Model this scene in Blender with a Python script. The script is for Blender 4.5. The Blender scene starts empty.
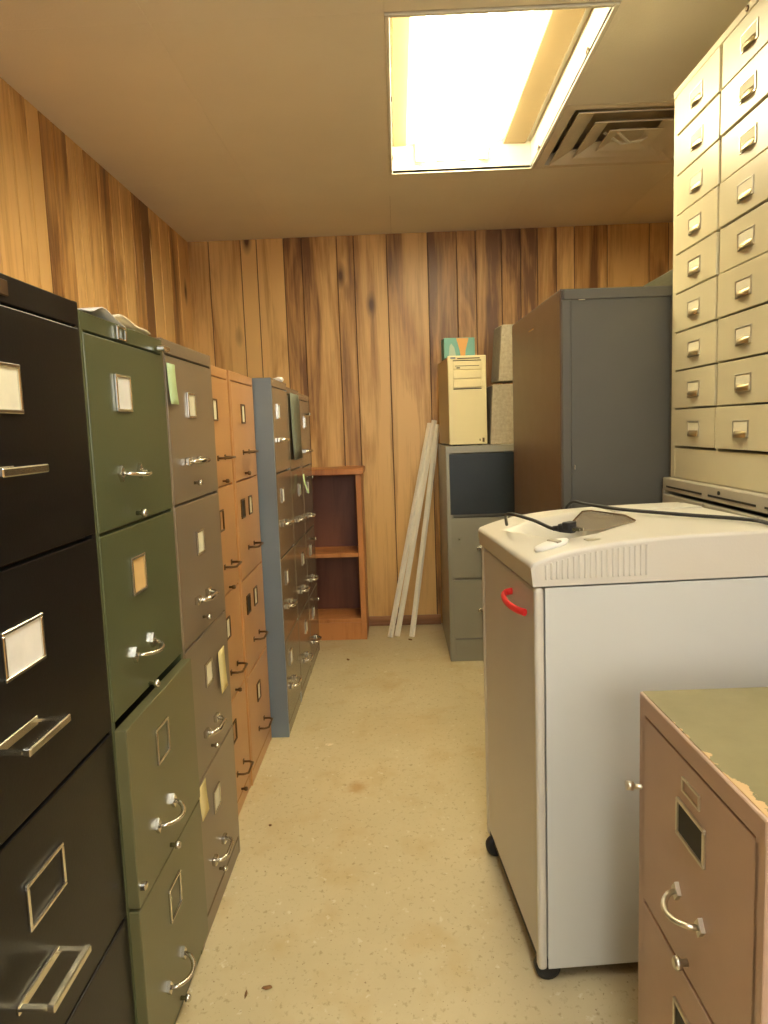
import bpy, bmesh, math, random
from mathutils import Matrix, Vector
random.seed(7)
R = math.radians
SC = bpy.context.scene
COL = SC.collection

# ------------------------------------------------------------------ camera
FPX, PITCH, ROLL, YAW, EYE = 724.69, -0.1153, 0.0353, -0.0225, 1.1313
cam_d = bpy.data.cameras.new('camera'); cam = bpy.data.objects.new('camera', cam_d); COL.objects.link(cam)
cam_d.sensor_fit = 'AUTO'; cam_d.sensor_width = 36.0; cam_d.lens = FPX * 36.0 / 1024.0
cam_d.clip_start = 0.02
cy_, sy_ = math.cos(YAW), math.sin(YAW)
def _w(v): return Vector((cy_*v[0] + sy_*v[1], -sy_*v[0] + cy_*v[1], v[2]))
_r = _w((1, 0, 0)); _f = _w((0, math.cos(PITCH), math.sin(PITCH))); _u = _w((0, -math.sin(PITCH), math.cos(PITCH)))
_cx = _r*math.cos(ROLL) - _u*math.sin(ROLL); _cu = _r*math.sin(ROLL) + _u*math.cos(ROLL)
cam.matrix_world = Matrix(((_cx.x, _cu.x, -_f.x, 0), (_cx.y, _cu.y, -_f.y, 0), (_cx.z, _cu.z, -_f.z, EYE), (0, 0, 0, 1)))
SC.camera = cam

# ------------------------------------------------------------------ world, lights, exposure
SC.view_settings.view_transform = 'Standard'; SC.view_settings.look = 'None'
SC.view_settings.gamma = 1.0; SC.view_settings.exposure = 0.18; SC.view_settings.use_curve_mapping = False
TUBE_STRENGTH = 27.0
TUBE_COL = (1.0, 0.885, 0.61)
REAR_FILL_STRENGTH = 25.0
REAR_FILL_COL = (0.97, 0.98, 1.0)
wd = bpy.data.worlds.new('world'); SC.world = wd; wd.use_nodes = True
wd.node_tree.nodes['Background'].inputs[0].default_value = (0.9, 0.93, 1.0, 1)
wd.node_tree.nodes['Background'].inputs[1].default_value = 1.0
al = bpy.data.lights.new('rear_fill_light', 'AREA'); al.shape = 'RECTANGLE'; al.size = 1.5; al.size_y = 1.2
al.energy = 35; al.color = (1.0, 0.97, 0.90)
alo = bpy.data.objects.new('rear_fill_light', al); COL.objects.link(alo)
alo.location = (0.5, -1.85, 1.45); alo.rotation_euler = (R(90), 0, 0)     # added fill outside the unseen rear window, shining into the room (+y)

# ------------------------------------------------------------------ dimensions
CEIL, LW, BW, RW, REAR = 2.18, -1.124, 4.10, 1.62, -1.6
FACE = -0.4670

# ------------------------------------------------------------------ helpers
class MB:
    def __init__(s): s.bm = bmesh.new()
    def box(s, x0, x1, y0, y1, z0, z1, bev=0.0, seg=1, m=None):
        vs = [s.bm.verts.new((x, y, z)) for x in (x0, x1) for y in (y0, y1) for z in (z0, z1)]
        fs = [s.bm.faces.new([vs[i] for i in q]) for q in ((0,1,3,2),(4,6,7,5),(0,4,5,1),(2,3,7,6),(0,2,6,4),(1,5,7,3))]
        allv = vs
        if bev > 0:
            es = list({e for f in fs for e in f.edges})
            r = bmesh.ops.bevel(s.bm, geom=es, offset=bev, segments=seg, affect='EDGES', profile=0.5)
            allv = [v for v in set(r['verts']) | {v for f in fs if f.is_valid for v in f.verts} if v.is_valid]
        if m is not None: bmesh.ops.transform(s.bm, matrix=m, verts=allv)
        return s
    def tube(s, pts, r, n=8, rz=None, ang=0.0, smooth=True, cap=True):
        """sweep an ellipse (r, rz) along pts"""
        rz = rz or r
        pts = [Vector(p) for p in pts]; rings = []
        up0 = Vector((0, 0, 1))
        for i, p in enumerate(pts):
            t = (pts[min(i+1, len(pts)-1)] - pts[max(i-1, 0)]).normalized()
            if abs(t.dot(up0)) > 0.97: up0 = Vector((0, 1, 0))
            a = t.cross(up0).normalized(); b = a.cross(t).normalized()
            rings.append([s.bm.verts.new(p + a*(r*math.cos(ang+2*math.pi*k/n)) + b*(rz*math.sin(ang+2*math.pi*k/n))) for k in range(n)])
        for i in range(len(rings)-1):
            for k in range(n):
                f = s.bm.faces.new((rings[i][k], rings[i][(k+1) % n], rings[i+1][(k+1) % n], rings[i+1][k])); f.smooth = smooth
        if cap:
            s.bm.faces.new(list(reversed(rings[0]))); s.bm.faces.new(rings[-1])
        return s
    def bar(s, pts, w, h):            # flat bar: rectangular section
        return s.tube(pts, w*0.7071, 4, h*0.7071, math.pi/4, False)
    def lathe(s, prof, n=20, m=None, cap=True):
        rings = [[s.bm.verts.new((r*math.cos(2*math.pi*k/n), r*math.sin(2*math.pi*k/n), z)) for k in range(n)] for r, z in prof]
        for i in range(len(rings)-1):
            for k in range(n):
                f = s.bm.faces.new((rings[i][k], rings[i][(k+1) % n], rings[i+1][(k+1) % n], rings[i+1][k])); f.smooth = True
        if cap:
            s.bm.faces.new(list(reversed(rings[0]))); s.bm.faces.new(rings[-1])
        if m is not None: bmesh.ops.transform(s.bm, matrix=m, verts=[v for r in rings for v in r])
        return s
    def prism(s, poly, z0, z1, m=None):   # polygon in xy extruded in z
        a = [s.bm.verts.new((x, y, z0)) for x, y in poly]; b = [s.bm.verts.new((x, y, z1)) for x, y in poly]
        n = len(poly)
        s.bm.faces.new(list(reversed(a))); s.bm.faces.new(b)
        for i in range(n): s.bm.faces.new((a[i], a[(i+1) % n], b[(i+1) % n], b[i]))
        if m is not None: bmesh.ops.transform(s.bm, matrix=m, verts=a+b)
        return s
    def frame(s, x0, x1, z0, z1, t, y0, y1):   # rectangular frame lying in the xz plane
        s.box(x0, x1, y0, y1, z1-t, z1, t*.2); s.box(x0, x1, y0, y1, z0, z0+t, t*.2)
        s.box(x0, x0+t, y0, y1, z0+t*.9, z1-t*.9, t*.2); s.box(x1-t, x1, y0, y1, z0+t*.9, z1-t*.9, t*.2)
        return s
    def mesh(s, name, mat):
        bmesh.ops.recalc_face_normals(s.bm, faces=s.bm.faces)
        me = bpy.data.meshes.new(name); s.bm.to_mesh(me); s.bm.free(); me.materials.append(mat)
        return me
    def build(s, name, mat, parent=None, loc=None, rot=None):
        return put(name, s.mesh(name, mat), parent, loc, rot)
def put(name, me, parent=None, loc=None, rot=None):
    o = bpy.data.objects.new(name, me); COL.objects.link(o)
    if parent: o.parent = parent
    if loc: o.location = loc
    if rot: o.rotation_euler = rot
    return o
def tag(o, label=None, cat=None, group=None, kind=None):
    if label: o['label'] = label
    if cat: o['category'] = cat
    if group: o['group'] = group
    if kind: o['kind'] = kind
    return o
def empty(name, loc, rz=0.0):
    o = bpy.data.objects.new(name, None); COL.objects.link(o); o.location = loc; o.rotation_euler = (0, 0, rz)
    o.empty_display_size = .1
    return o

def smooth_path(pts, n=8):
    P = [Vector(p) for p in pts]; P = [P[0]*2-P[1]] + P + [P[-1]*2-P[-2]]; out = []
    for i in range(1, len(P)-2):
        for k in range(n):
            t = k/n; a, b, c, d = P[i-1], P[i], P[i+1], P[i+2]
            out.append(.5*((2*b)+(c-a)*t+(2*a-5*b+4*c-d)*t*t+(3*b-a-3*c+d)*t**3))
    out.append(P[-2]); return out

# ------------------------------------------------------------------ materials
def nmat(name):
    m = bpy.data.materials.new(name); m.use_nodes = True
    nt = m.node_tree; return m, nt, nt.nodes['Principled BSDF']
def N(nt, t, **kw):
    n = nt.nodes.new(t)
    for k, v in kw.items():
        if k in n.inputs: n.inputs[k].default_value = v
        else: setattr(n, k, v)
    return n
def ramp(nt, stops):
    n = nt.nodes.new('ShaderNodeValToRGB'); cr = n.color_ramp
    while len(cr.elements) < len(stops): cr.elements.new(0.5)
    for e, (p, c) in zip(cr.elements, stops):
        e.position = p; e.color = (c[0], c[1], c[2], 1) if hasattr(c, '__len__') else (c, c, c, 1)
    return n
def paint(name, col, rough=.35, var=.10, scale=3.0, speck=None, speck_amt=.0, metallic=0.0, bump=.02, spec=.5, bscale=250):
    m, nt, b = nmat(name); L = nt.links
    tc = N(nt, 'ShaderNodeTexCoord')
    n1 = N(nt, 'ShaderNodeTexNoise', Scale=scale, Detail=5.0, Roughness=.6); L.new(tc.outputs['Object'], n1.inputs['Vector'])
    lo = [c*(1-var) for c in col]; hi = [min(1, c*(1+var)) for c in col]
    r1 = ramp(nt, [(.3, lo), (.7, hi)]); L.new(n1.outputs['Fac'], r1.inputs['Fac'])
    last = r1.outputs['Color']
    if speck is not None:
        n2 = N(nt, 'ShaderNodeTexNoise', Scale=60.0, Detail=6.0, Roughness=.75); L.new(tc.outputs['Object'], n2.inputs['Vector'])
        r2 = ramp(nt, [(.66-speck_amt, 0.0), (.70-speck_amt, 1.0)]); L.new(n2.outputs['Fac'], r2.inputs['Fac'])
        mx = N(nt, 'ShaderNodeMix', data_type='RGBA'); L.new(r2.outputs['Color'], mx.inputs[0]); L.new(last, mx.inputs[6])
        mx.inputs[7].default_value = (*speck, 1); last = mx.outputs[2]
    L.new(last, b.inputs['Base Color'])
    n3 = N(nt, 'ShaderNodeTexNoise', Scale=12.0, Detail=4.0); L.new(tc.outputs['Object'], n3.inputs['Vector'])
    r3 = ramp(nt, [(.2, rough*.95), (.8, min(1, rough*1.05))]); L.new(n3.outputs['Fac'], r3.inputs['Fac'])
    L.new(r3.outputs['Color'], b.inputs['Roughness'])
    b.inputs['Metallic'].default_value = metallic; b.inputs['Specular IOR Level'].default_value = spec
    if bump:
        n4 = N(nt, 'ShaderNodeTexNoise', Scale=bscale, Detail=2.0); L.new(tc.outputs['Object'], n4.inputs['Vector'])
        bp = N(nt, 'ShaderNodeBump', Strength=bump*5, Distance=.001); L.new(n4.outputs['Fac'], bp.inputs['Height']); L.new(bp.outputs['Normal'], b.inputs['Normal'])
    return m
def wood(name, dark, mid, light, rough=.38, gx=22.0, gz=.9, knots=True, axis='Z', objvar=1.35):
    m, nt, b = nmat(name); L = nt.links
    tc = N(nt, 'ShaderNodeTexCoord'); oi = N(nt, 'ShaderNodeObjectInfo')
    off = N(nt, 'ShaderNodeVectorMath', operation='MULTIPLY_ADD')
    cmb = N(nt, 'ShaderNodeCombineXYZ'); mu = N(nt, 'ShaderNodeMath', operation='MULTIPLY'); mu.inputs[1].default_value = 37.0
    L.new(oi.outputs['Random'], mu.inputs[0])
    for i in range(3): L.new(mu.outputs[0], cmb.inputs[i])
    ad = N(nt, 'ShaderNodeVectorMath', operation='ADD'); L.new(tc.outputs['Object'], ad.inputs[0]); L.new(cmb.outputs[0], ad.inputs[1])
    def mapped(sc):
        mp = N(nt, 'ShaderNodeMapping'); mp.inputs['Scale'].default_value = sc; L.new(ad.outputs[0], mp.inputs['Vector']); return mp.outputs[0]
    g = (gx, gx, gz) if axis == 'Z' else ((gz, gx, gx) if axis == 'X' else (gx, gz, gx))
    s2 = (gx*.28, gx*.28, gz*.95) if axis == 'Z' else ((gz*.9, gx*.28, gx*.28) if axis == 'X' else (gx*.28, gz*.9, gx*.28))
    # broad figure
    nb = N(nt, 'ShaderNodeTexNoise', Scale=1.0, Detail=4.0, Roughness=.55, Distortion=1.0); L.new(mapped(s2), nb.inputs['Vector'])
    ng = N(nt, 'ShaderNodeTexNoise', Scale=2.2, Detail=6.0, Roughness=.7, Distortion=.25); L.new(mapped(g), ng.inputs['Vector'])
    mxf = N(nt, 'ShaderNodeMath', operation='MULTIPLY_ADD'); mxf.inputs[1].default_value = .35; L.new(ng.outputs['Fac'], mxf.inputs[0])
    mb = N(nt, 'ShaderNodeMath', operation='MULTIPLY'); mb.inputs[1].default_value = .75; L.new(nb.outputs['Fac'], mb.inputs[0]); L.new(mb.outputs[0], mxf.inputs[2])
    # per-plank brightness
    pr = N(nt, 'ShaderNodeMath', operation='MULTIPLY_ADD'); pr.inputs[1].default_value = .22*objvar; pr.inputs[2].default_value = -.11*objvar
    L.new(oi.outputs['Random'], pr.inputs[0])
    ad2 = N(nt, 'ShaderNodeMath', operation='ADD'); L.new(mxf.outputs[0], ad2.inputs[0]); L.new(pr.outputs[0], ad2.inputs[1])
    rp = ramp(nt, [(.38, dark), (.49, mid), (.62, light)]); L.new(ad2.outputs[0], rp.inputs['Fac'])
    last = rp.outputs['Color']
    if knots:
        ks = (6.0, 6.0, 2.4) if axis == 'Z' else (1.6, 5.0, 5.0)
        vk = N(nt, 'ShaderNodeTexVoronoi', Scale=1.0); L.new(mapped(ks), vk.inputs['Vector'])
        rk = ramp(nt, [(.05, 1.0), (.11, .5), (.20, 0.0)]); L.new(vk.outputs['Distance'], rk.inputs['Fac'])
        mk = N(nt, 'ShaderNodeMix', data_type='RGBA'); L.new(rk.outputs['Color'], mk.inputs[0]); L.new(last, mk.inputs[6])
        mk.inputs[7].default_value = (dark[0]*.55, dark[1]*.5, dark[2]*.5, 1); last = mk.outputs[2]
    L.new(last, b.inputs['Base Color']); b.inputs['Roughness'].default_value = rough
    bp = N(nt, 'ShaderNodeBump', Strength=.15, Distance=.002); L.new(ng.outputs['Fac'], bp.inputs['Height']); L.new(bp.outputs['Normal'], b.inputs['Normal'])
    return m
def simple(name, col, rough=.5, metallic=0.0):
    m, nt, b = nmat(name); b.inputs['Base Color'].default_value = (*col, 1); b.inputs['Roughness'].default_value = rough
    b.inputs['Metallic'].default_value = metallic; return m

M = {}
M['plank'] = wood('knotty_pine_panel', (.20,.092,.030), (.50,.27,.085), (.74,.47,.18))
M['plank_groove'] = simple('panel_groove', (.07,.028,.012), .7)
M['bookwood'] = wood('bookcase_wood', (.30,.105,.03), (.46,.17,.045), (.56,.23,.07), rough=.4, knots=False, objvar=.2)
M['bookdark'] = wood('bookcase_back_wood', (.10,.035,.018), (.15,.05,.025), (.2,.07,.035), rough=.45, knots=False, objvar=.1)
M['base'] = wood('baseboard_wood', (.2,.09,.04), (.3,.14,.06), (.38,.2,.1), knots=False, axis='X')
M['black'] = paint('black_enamel', (.0075,.0065,.0055), .32, .2, spec=.24)
M['green'] = paint('olive_green_enamel', (.088,.102,.044), .30, .04, spec=.4)
M['green2'] = paint('paler_olive_enamel', (.135,.128,.056), .32, .05)  # paler olive for the two lower drawers
M['taupe'] = paint('taupe_enamel', (.215,.165,.105), .30, .06)
M['orange'] = paint('tan_orange_enamel', (.52,.27,.10), .30, .10, scale=2.0)
M['blueside'] = paint('blue_grey_side_enamel', (.18,.22,.25), .33, .10)
M['glossy'] = paint('glossy_taupe_enamel', (.20,.155,.095), .16, .08)
M['cream'] = paint('cream_enamel', (.62,.56,.36), .30, .04)
M['basegrey'] = paint('beige_grey_enamel', (.42,.38,.28), .4, .05)
M['brown'] = paint('wood_reflection_side', (.095,.056,.030), .38, .05)  # brown paints in the wood reflected by the grey side
M['dgrey'] = paint('dark_grey_enamel', (.095,.088,.066), .42, .05, scale=6.0)
M['filegrey'] = paint('grey_green_enamel', (.28,.265,.205), .35, .04)
M['olivedark'] = paint('dark_olive_enamel', (.06,.058,.030), .5, .05)
M['oranged'] = paint('orange_print', (.62,.33,.10), .7, .05)
M['cup'] = paint('antique_brass', (.42,.34,.19), .36, .08, metallic=1.0, bump=0)
M['navy'] = paint('blue_black_enamel', (.015,.021,.025), .45, .1)
M['salmon'] = paint('salmon_enamel', (.50,.345,.245), .42, .07, scale=4.0, speck=(.16,.10,.05), speck_amt=-.035)
M['shred'] = paint('ivory_plastic', (.66,.63,.53), .42, .02, bump=.05)
M['shredbody'] = paint('warm_white_sheet', (.63,.65,.60), .42, .02)
M['shredside'] = paint('grey_beige_door', (.70,.67,.62), .38, .03)
M['red'] = paint('red_plastic', (.75,.03,.03), .3, .05)
M['rubber'] = paint('black_rubber', (.02,.02,.02), .55, .2)
M['cordm'] = paint('black_cord', (.018,.018,.015), .45, .1)
M['chrome'] = paint('worn_chrome', (.72,.70,.62), .22, .08, metallic=1.0, bump=0)
M['bronze'] = paint('dark_bronze', (.16,.10,.05), .38, .2, metallic=1.0, bump=0)
M['nickel'] = paint('brushed_nickel', (.7,.66,.54), .34, .08, metallic=1.0, bump=0)
M['card'] = paint('label_card', (.80,.76,.55), .8, .06, scale=30)
M['cardwhite'] = paint('white_label_card', (.86,.85,.76), .8, .05, scale=30)
M['cardorange'] = paint('aged_orange_card', (.72,.48,.18), .8, .06, scale=30)
M['slot'] = simple('dark_slot', (.02,.018,.012), .6)
M['sticky_green'] = paint('pale_green_paper', (.55,.72,.38), .85, .04)
M['sticky_yellow'] = paint('pale_yellow_paper', (.78,.66,.30), .85, .04)
M['greypaper'] = paint('grey_green_sheet', (.17,.185,.135), .6, .06)
M['paper'] = paint('white_paper', (.92,.90,.84), .85, .03)
M['manila'] = paint('manila_card', (.80,.70,.46), .85, .05)
M['pc'] = paint('beige_computer_plastic', (.72,.62,.34), .45, .03)
M['pcside'] = paint('beige_computer_steel', (.52,.43,.25), .45, .04)
M['teal'] = paint('teal_cardboard', (.16,.36,.30), .7, .08)
M['tealpale'] = paint('pale_teal_cardboard', (.38,.47,.36), .7, .08)
M['foam'] = paint('speckled_fibre', (.42,.36,.25), .95, .18, scale=70, speck=(.2,.16,.1), speck_amt=.02, bump=.3, bscale=120)
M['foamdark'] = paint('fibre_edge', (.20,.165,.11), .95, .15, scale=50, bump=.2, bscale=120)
M['pole'] = paint('off_white_moulding', (.93,.88,.74), .5, .06)
M['ceilm'] = paint('ceiling_panel_paint', (.86,.81,.67), .9, .03, scale=2, bump=.12, bscale=160)
M['joint'] = simple('ceiling_joint', (.84,.79,.65), .9)
M['ventm'] = paint('vent_paint', (.80,.73,.58), .6, .08)
M['ventdark'] = paint('vent_recess_shade', (.62,.58,.48), .8, .2)  # darker tone paints shade into the vent throat and backing
M['fixt'] = paint('fixture_enamel', (.80,.76,.62), .5, .03)
M['fixtan'] = paint('fixture_aged_tray', (.40,.29,.13), .6, .06)
M['debris'] = paint('brown_crumb', (.20,.10,.03), .8, .3, scale=80)
M['debrispale'] = paint('pale_crumb', (.8,.7,.5), .8, .2, scale=80)
# light tube
m, nt, b = nmat('fluorescent_tube'); b.inputs['Base Color'].default_value = (1, 1, 1, 1)
b.inputs['Emission Color'].default_value = (*TUBE_COL, 1); b.inputs['Emission Strength'].default_value = TUBE_STRENGTH; M['tube'] = m
m, nt, b = nmat('added_fill_tube'); b.inputs['Base Color'].default_value = (1, 1, 1, 1)
b.inputs['Emission Color'].default_value = (*REAR_FILL_COL, 1); b.inputs['Emission Strength'].default_value = REAR_FILL_STRENGTH; M['tube_fill'] = m
# smoked plastic
m, nt, b = nmat('smoked_plastic'); b.inputs['Base Color'].default_value = (.40, .33, .22, 1); b.inputs['Roughness'].default_value = .12
b.inputs['Alpha'].default_value = .62; M['smoke'] = m
# salmon cabinet's drab green top, chipped along the front edge (local y = 0)
m, nt, b = nmat('chipped_drab_green'); L = nt.links
tc = N(nt, 'ShaderNodeTexCoord'); n1 = N(nt, 'ShaderNodeTexNoise', Scale=5.0, Detail=6.0, Roughness=.65); L.new(tc.outputs['Object'], n1.inputs['Vector'])
r1 = ramp(nt, [(.3, (.19,.165,.07)), (.7, (.27,.235,.11))]); L.new(n1.outputs['Fac'], r1.inputs['Fac'])
sx = N(nt, 'ShaderNodeSeparateXYZ'); L.new(tc.outputs['Object'], sx.inputs[0])
n2 = N(nt, 'ShaderNodeTexNoise', Scale=16.0, Detail=5.0, Roughness=.7); L.new(tc.outputs['Object'], n2.inputs['Vector'])
ma = N(nt, 'ShaderNodeMath', operation='MULTIPLY_ADD'); ma.inputs[1].default_value = .075; ma.inputs[2].default_value = -.036; L.new(n2.outputs['Fac'], ma.inputs[0])
mxx = N(nt, 'ShaderNodeMath', operation='MULTIPLY_ADD'); mxx.inputs[1].default_value = .05; L.new(sx.outputs['X'], mxx.inputs[0]); L.new(ma.outputs[0], mxx.inputs[2])
lt = N(nt, 'ShaderNodeMath', operation='LESS_THAN'); L.new(sx.outputs['Y'], lt.inputs[0]); L.new(mxx.outputs[0], lt.inputs[1])
mx = N(nt, 'ShaderNodeMix', data_type='RGBA'); L.new(lt.outputs[0], mx.inputs[0]); L.new(r1.outputs['Color'], mx.inputs[6]); mx.inputs[7].default_value = (.62,.42,.20,1)
# scratches
mp = N(nt, 'ShaderNodeMapping'); mp.inputs['Scale'].default_value = (26, 3, 1); mp.inputs['Rotation'].default_value = (0, 0, .5); L.new(tc.outputs['Object'], mp.inputs['Vector'])
n3 = N(nt, 'ShaderNodeTexNoise', Scale=1.3, Detail=4.0, Roughness=.6); L.new(mp.outputs[0], n3.inputs['Vector'])
r3 = ramp(nt, [(.68, 0.0), (.74, .6)]); L.new(n3.outputs['Fac'], r3.inputs['Fac'])
m2 = N(nt, 'ShaderNodeMix', data_type='RGBA'); L.new(r3.outputs['Color'], m2.inputs[0]); L.new(mx.outputs[2], m2.inputs[6]); m2.inputs[7].default_value = (.12,.10,.04,1)
L.new(m2.outputs[2], b.inputs['Base Color']); b.inputs['Roughness'].default_value = .42; M['drabtop'] = m
# floor
m, nt, b = nmat('speckled_vinyl_floor'); L = nt.links
tc = N(nt, 'ShaderNodeTexCoord')
n1 = N(nt, 'ShaderNodeTexNoise', Scale=1.6, Detail=5.0, Roughness=.6); L.new(tc.outputs['Object'], n1.inputs['Vector'])
r1 = ramp(nt, [(.3, (.56,.47,.27)), (.7, (.66,.56,.34))]); L.new(n1.outputs['Fac'], r1.inputs['Fac']); last = r1.outputs['Color']
def over(fac, col, last):
    mx = N(nt, 'ShaderNodeMix', data_type='RGBA'); L.new(fac, mx.inputs[0]); L.new(last, mx.inputs[6]); mx.inputs[7].default_value = (*col, 1); return mx.outputs[2]
for sc_, lo_, hi_, colr, off in ((7, .52, .75, (.52,.38,.17), 3), (70, .58, .72, (.36,.27,.13), 0), (38, .64, .72, (.74,.68,.50), 5), (120, .66, .70, (.22,.13,.05), 11)):
    mp = N(nt, 'ShaderNodeMapping'); mp.inputs['Location'].default_value = (off, off, 0); mp.inputs['Scale'].default_value = (1, .8, 1); L.new(tc.outputs['Object'], mp.inputs['Vector'])
    n = N(nt, 'ShaderNodeTexNoise', Scale=float(sc_), Detail=3.0, Roughness=.6); L.new(mp.outputs[0], n.inputs['Vector'])
    r = ramp(nt, [(lo_, 0.0), (hi_, .75)]); L.new(n.outputs['Fac'], r.inputs['Fac']); last = over(r.outputs['Color'], colr, last)
for px_, py_, rad, amt, colr in ((-.167,2.19,.055,.75,(.45,.25,.08)), (.02,2.65,.22,.18,(.55,.36,.14)), (-.20,2.60,.12,.15,(.5,.36,.16)), (-.05,1.55,.25,.15,(.45,.36,.2))):
    vs = N(nt, 'ShaderNodeVectorMath', operation='DISTANCE'); L.new(tc.outputs['Object'], vs.inputs[0]); vs.inputs[1].default_value = (px_, py_, 0)
    nn = N(nt, 'ShaderNodeTexNoise', Scale=22.0, Detail=4.0); L.new(tc.outputs['Object'], nn.inputs['Vector'])
    a_ = N(nt, 'ShaderNodeMath', operation='MULTIPLY_ADD'); a_.inputs[1].default_value = rad*1.6; L.new(nn.outputs['Fac'], a_.inputs[0]); L.new(vs.outputs['Value'], a_.inputs[2])
    r = ramp(nt, [(rad*.9, amt), (rad*1.7, 0.0)]); L.new(a_.outputs[0], r.inputs['Fac']); last = over(r.outputs['Color'], colr, last)
# darker towards the back wall
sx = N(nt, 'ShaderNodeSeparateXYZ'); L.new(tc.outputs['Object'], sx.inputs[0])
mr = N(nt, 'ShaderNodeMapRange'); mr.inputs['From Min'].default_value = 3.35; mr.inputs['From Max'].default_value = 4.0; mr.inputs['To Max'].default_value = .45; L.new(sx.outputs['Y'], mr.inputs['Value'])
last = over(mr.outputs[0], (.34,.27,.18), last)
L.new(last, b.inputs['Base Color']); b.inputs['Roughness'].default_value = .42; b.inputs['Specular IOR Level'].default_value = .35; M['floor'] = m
M['rearwall'] = paint('rear_wall_paint', (.6,.56,.46), .8, .04)

# ------------------------------------------------------------------ the room
fl = MB().box(LW-.1, RW+.1, REAR-.1, BW+.1, -.05, 0).build('floor', M['floor']); tag(fl, kind='structure')
# ceiling: backing above, panels hung below it with thin joints; openings left for the fixture and the vent
ce = MB().box(LW-.1, RW+.1, REAR-.1, BW+.1, CEIL+.20, CEIL+.25).build('ceiling', M['joint']); tag(ce, kind='structure')
gx_ = [LW, -.60, 0.0, .60, 1.20, RW]; gy_ = [REAR, -.45, .75, 1.975, 3.175, BW]
for i in range(5):
    for j in range(5):
        if i == 2 and j in (1, 3): continue
        y1 = gy_[j+1]
        if i == 3 and j == 3: y1 = 2.575
        g = .0003
        MB().box(gx_[i]+g, gx_[i+1]-g, gy_[j]+g, y1-g, CEIL, CEIL+.016, .0005).build('ceiling_panel', M['ceilm'], ce)
tb = MB()
for x in gx_[1:-1]: tb.box(x-.012, x+.012, REAR, (1.975 if x in (0.0,) else BW), CEIL+.016, CEIL+.028)
for y in gy_[1:-1]: tb.box(LW, (0 if y in (1.975, 3.175) else RW), y-.012, y+.012, CEIL+.016, CEIL+.028)
tb.build('grid_bar', M['joint'], ce)

def planked(name, horiz, length_pts, place, z0=0.0, z1=CEIL):
    """horiz: 'x' planks laid along x on a wall at constant y, 'y' along y on a wall at constant x"""
    a, bb = length_pts[0], length_pts[-1]
    w = MB()
    if horiz == 'x': w.box(a, bb, place, place+.05, z0, z1+.2)
    else:
        s = 1 if place > 0 else -1
        w.box(min(place, place+s*.05), max(place, place+s*.05), a, bb, z0, z1+.2)
    root = tag(w.build(name, M['plank_groove']), kind='structure')
    for p, q in zip(length_pts[:-1], length_pts[1:]):
        g = .0022 if horiz == 'x' else .0036; c = (p+q)/2; hw = (q-p)/2-g
        th = .007 if horiz == 'x' else .009
        if horiz == 'x': MB().box(-hw, hw, -th, 0, 0, z1-z0, .0014).build('plank', M['plank'], root, (c, place, z0))
        else:
            s = -1 if place > 0 else 1
            MB().box(min(0, s*th), max(0, s*th), -hw, hw, 0, z1-z0, .0014).build('plank', M['plank'], root, (place, c, z0))
    return root
planked('wall_back', 'x', [LW,-1.004,-.828,-.740,-.592,-.493,-.301,-.208,-.028,.195,.353,.456,.597,.700,.792,.895,.992,1.17,1.396,1.50,RW], BW)
ly = [4.10,3.90,3.751,3.60,3.458,3.345,3.234,3.10,2.997,2.88,2.759,2.69,2.623,2.515,2.43,2.346,2.248,2.12,1.99]
while ly[-1] > REAR+.2: ly.append(ly[-1]-random.choice([.09,.12,.15,.19,.22]))
ly.append(REAR)
planked('wall_left', 'y', sorted(ly), LW)
ry = [REAR]
while ry[-1] < BW-.3: ry.append(ry[-1]+random.choice([.15,.2,.25,.3]))
ry.append(BW)
planked('wall_right', 'y', ry, RW)
# rear wall (behind the camera) with an unseen window added to let fill light in
wr = MB(); wx0, wx1, wz0, wz1 = -.2, 1.2, .9, 2.0
wr.box(LW-.05, wx0, REAR-.1, REAR, 0, CEIL+.2); wr.box(wx1, RW+.05, REAR-.1, REAR, 0, CEIL+.2)
wr.box(wx0, wx1, REAR-.1, REAR, 0, wz0); wr.box(wx0, wx1, REAR-.1, REAR, wz1, CEIL+.2)
tag(wr.build('wall_rear', M['rearwall']), kind='structure')
wf = MB().frame(wx0, wx1, wz0, wz1, .05, REAR-.09, REAR-.01); wf.box(.48, .52, REAR-.07, REAR-.03, wz0, wz1)
tag(wf.build('added_window_1', M['paper']), kind='structure')
bb_ = MB().box(-.215, .215, BW-.026, BW-.010, 0, .055, .004); bb_.box(-.215, .215, BW-.030, BW-.010, 0, .016, .003)
tag(bb_.build('baseboard_back', M['base']), kind='structure')

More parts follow.
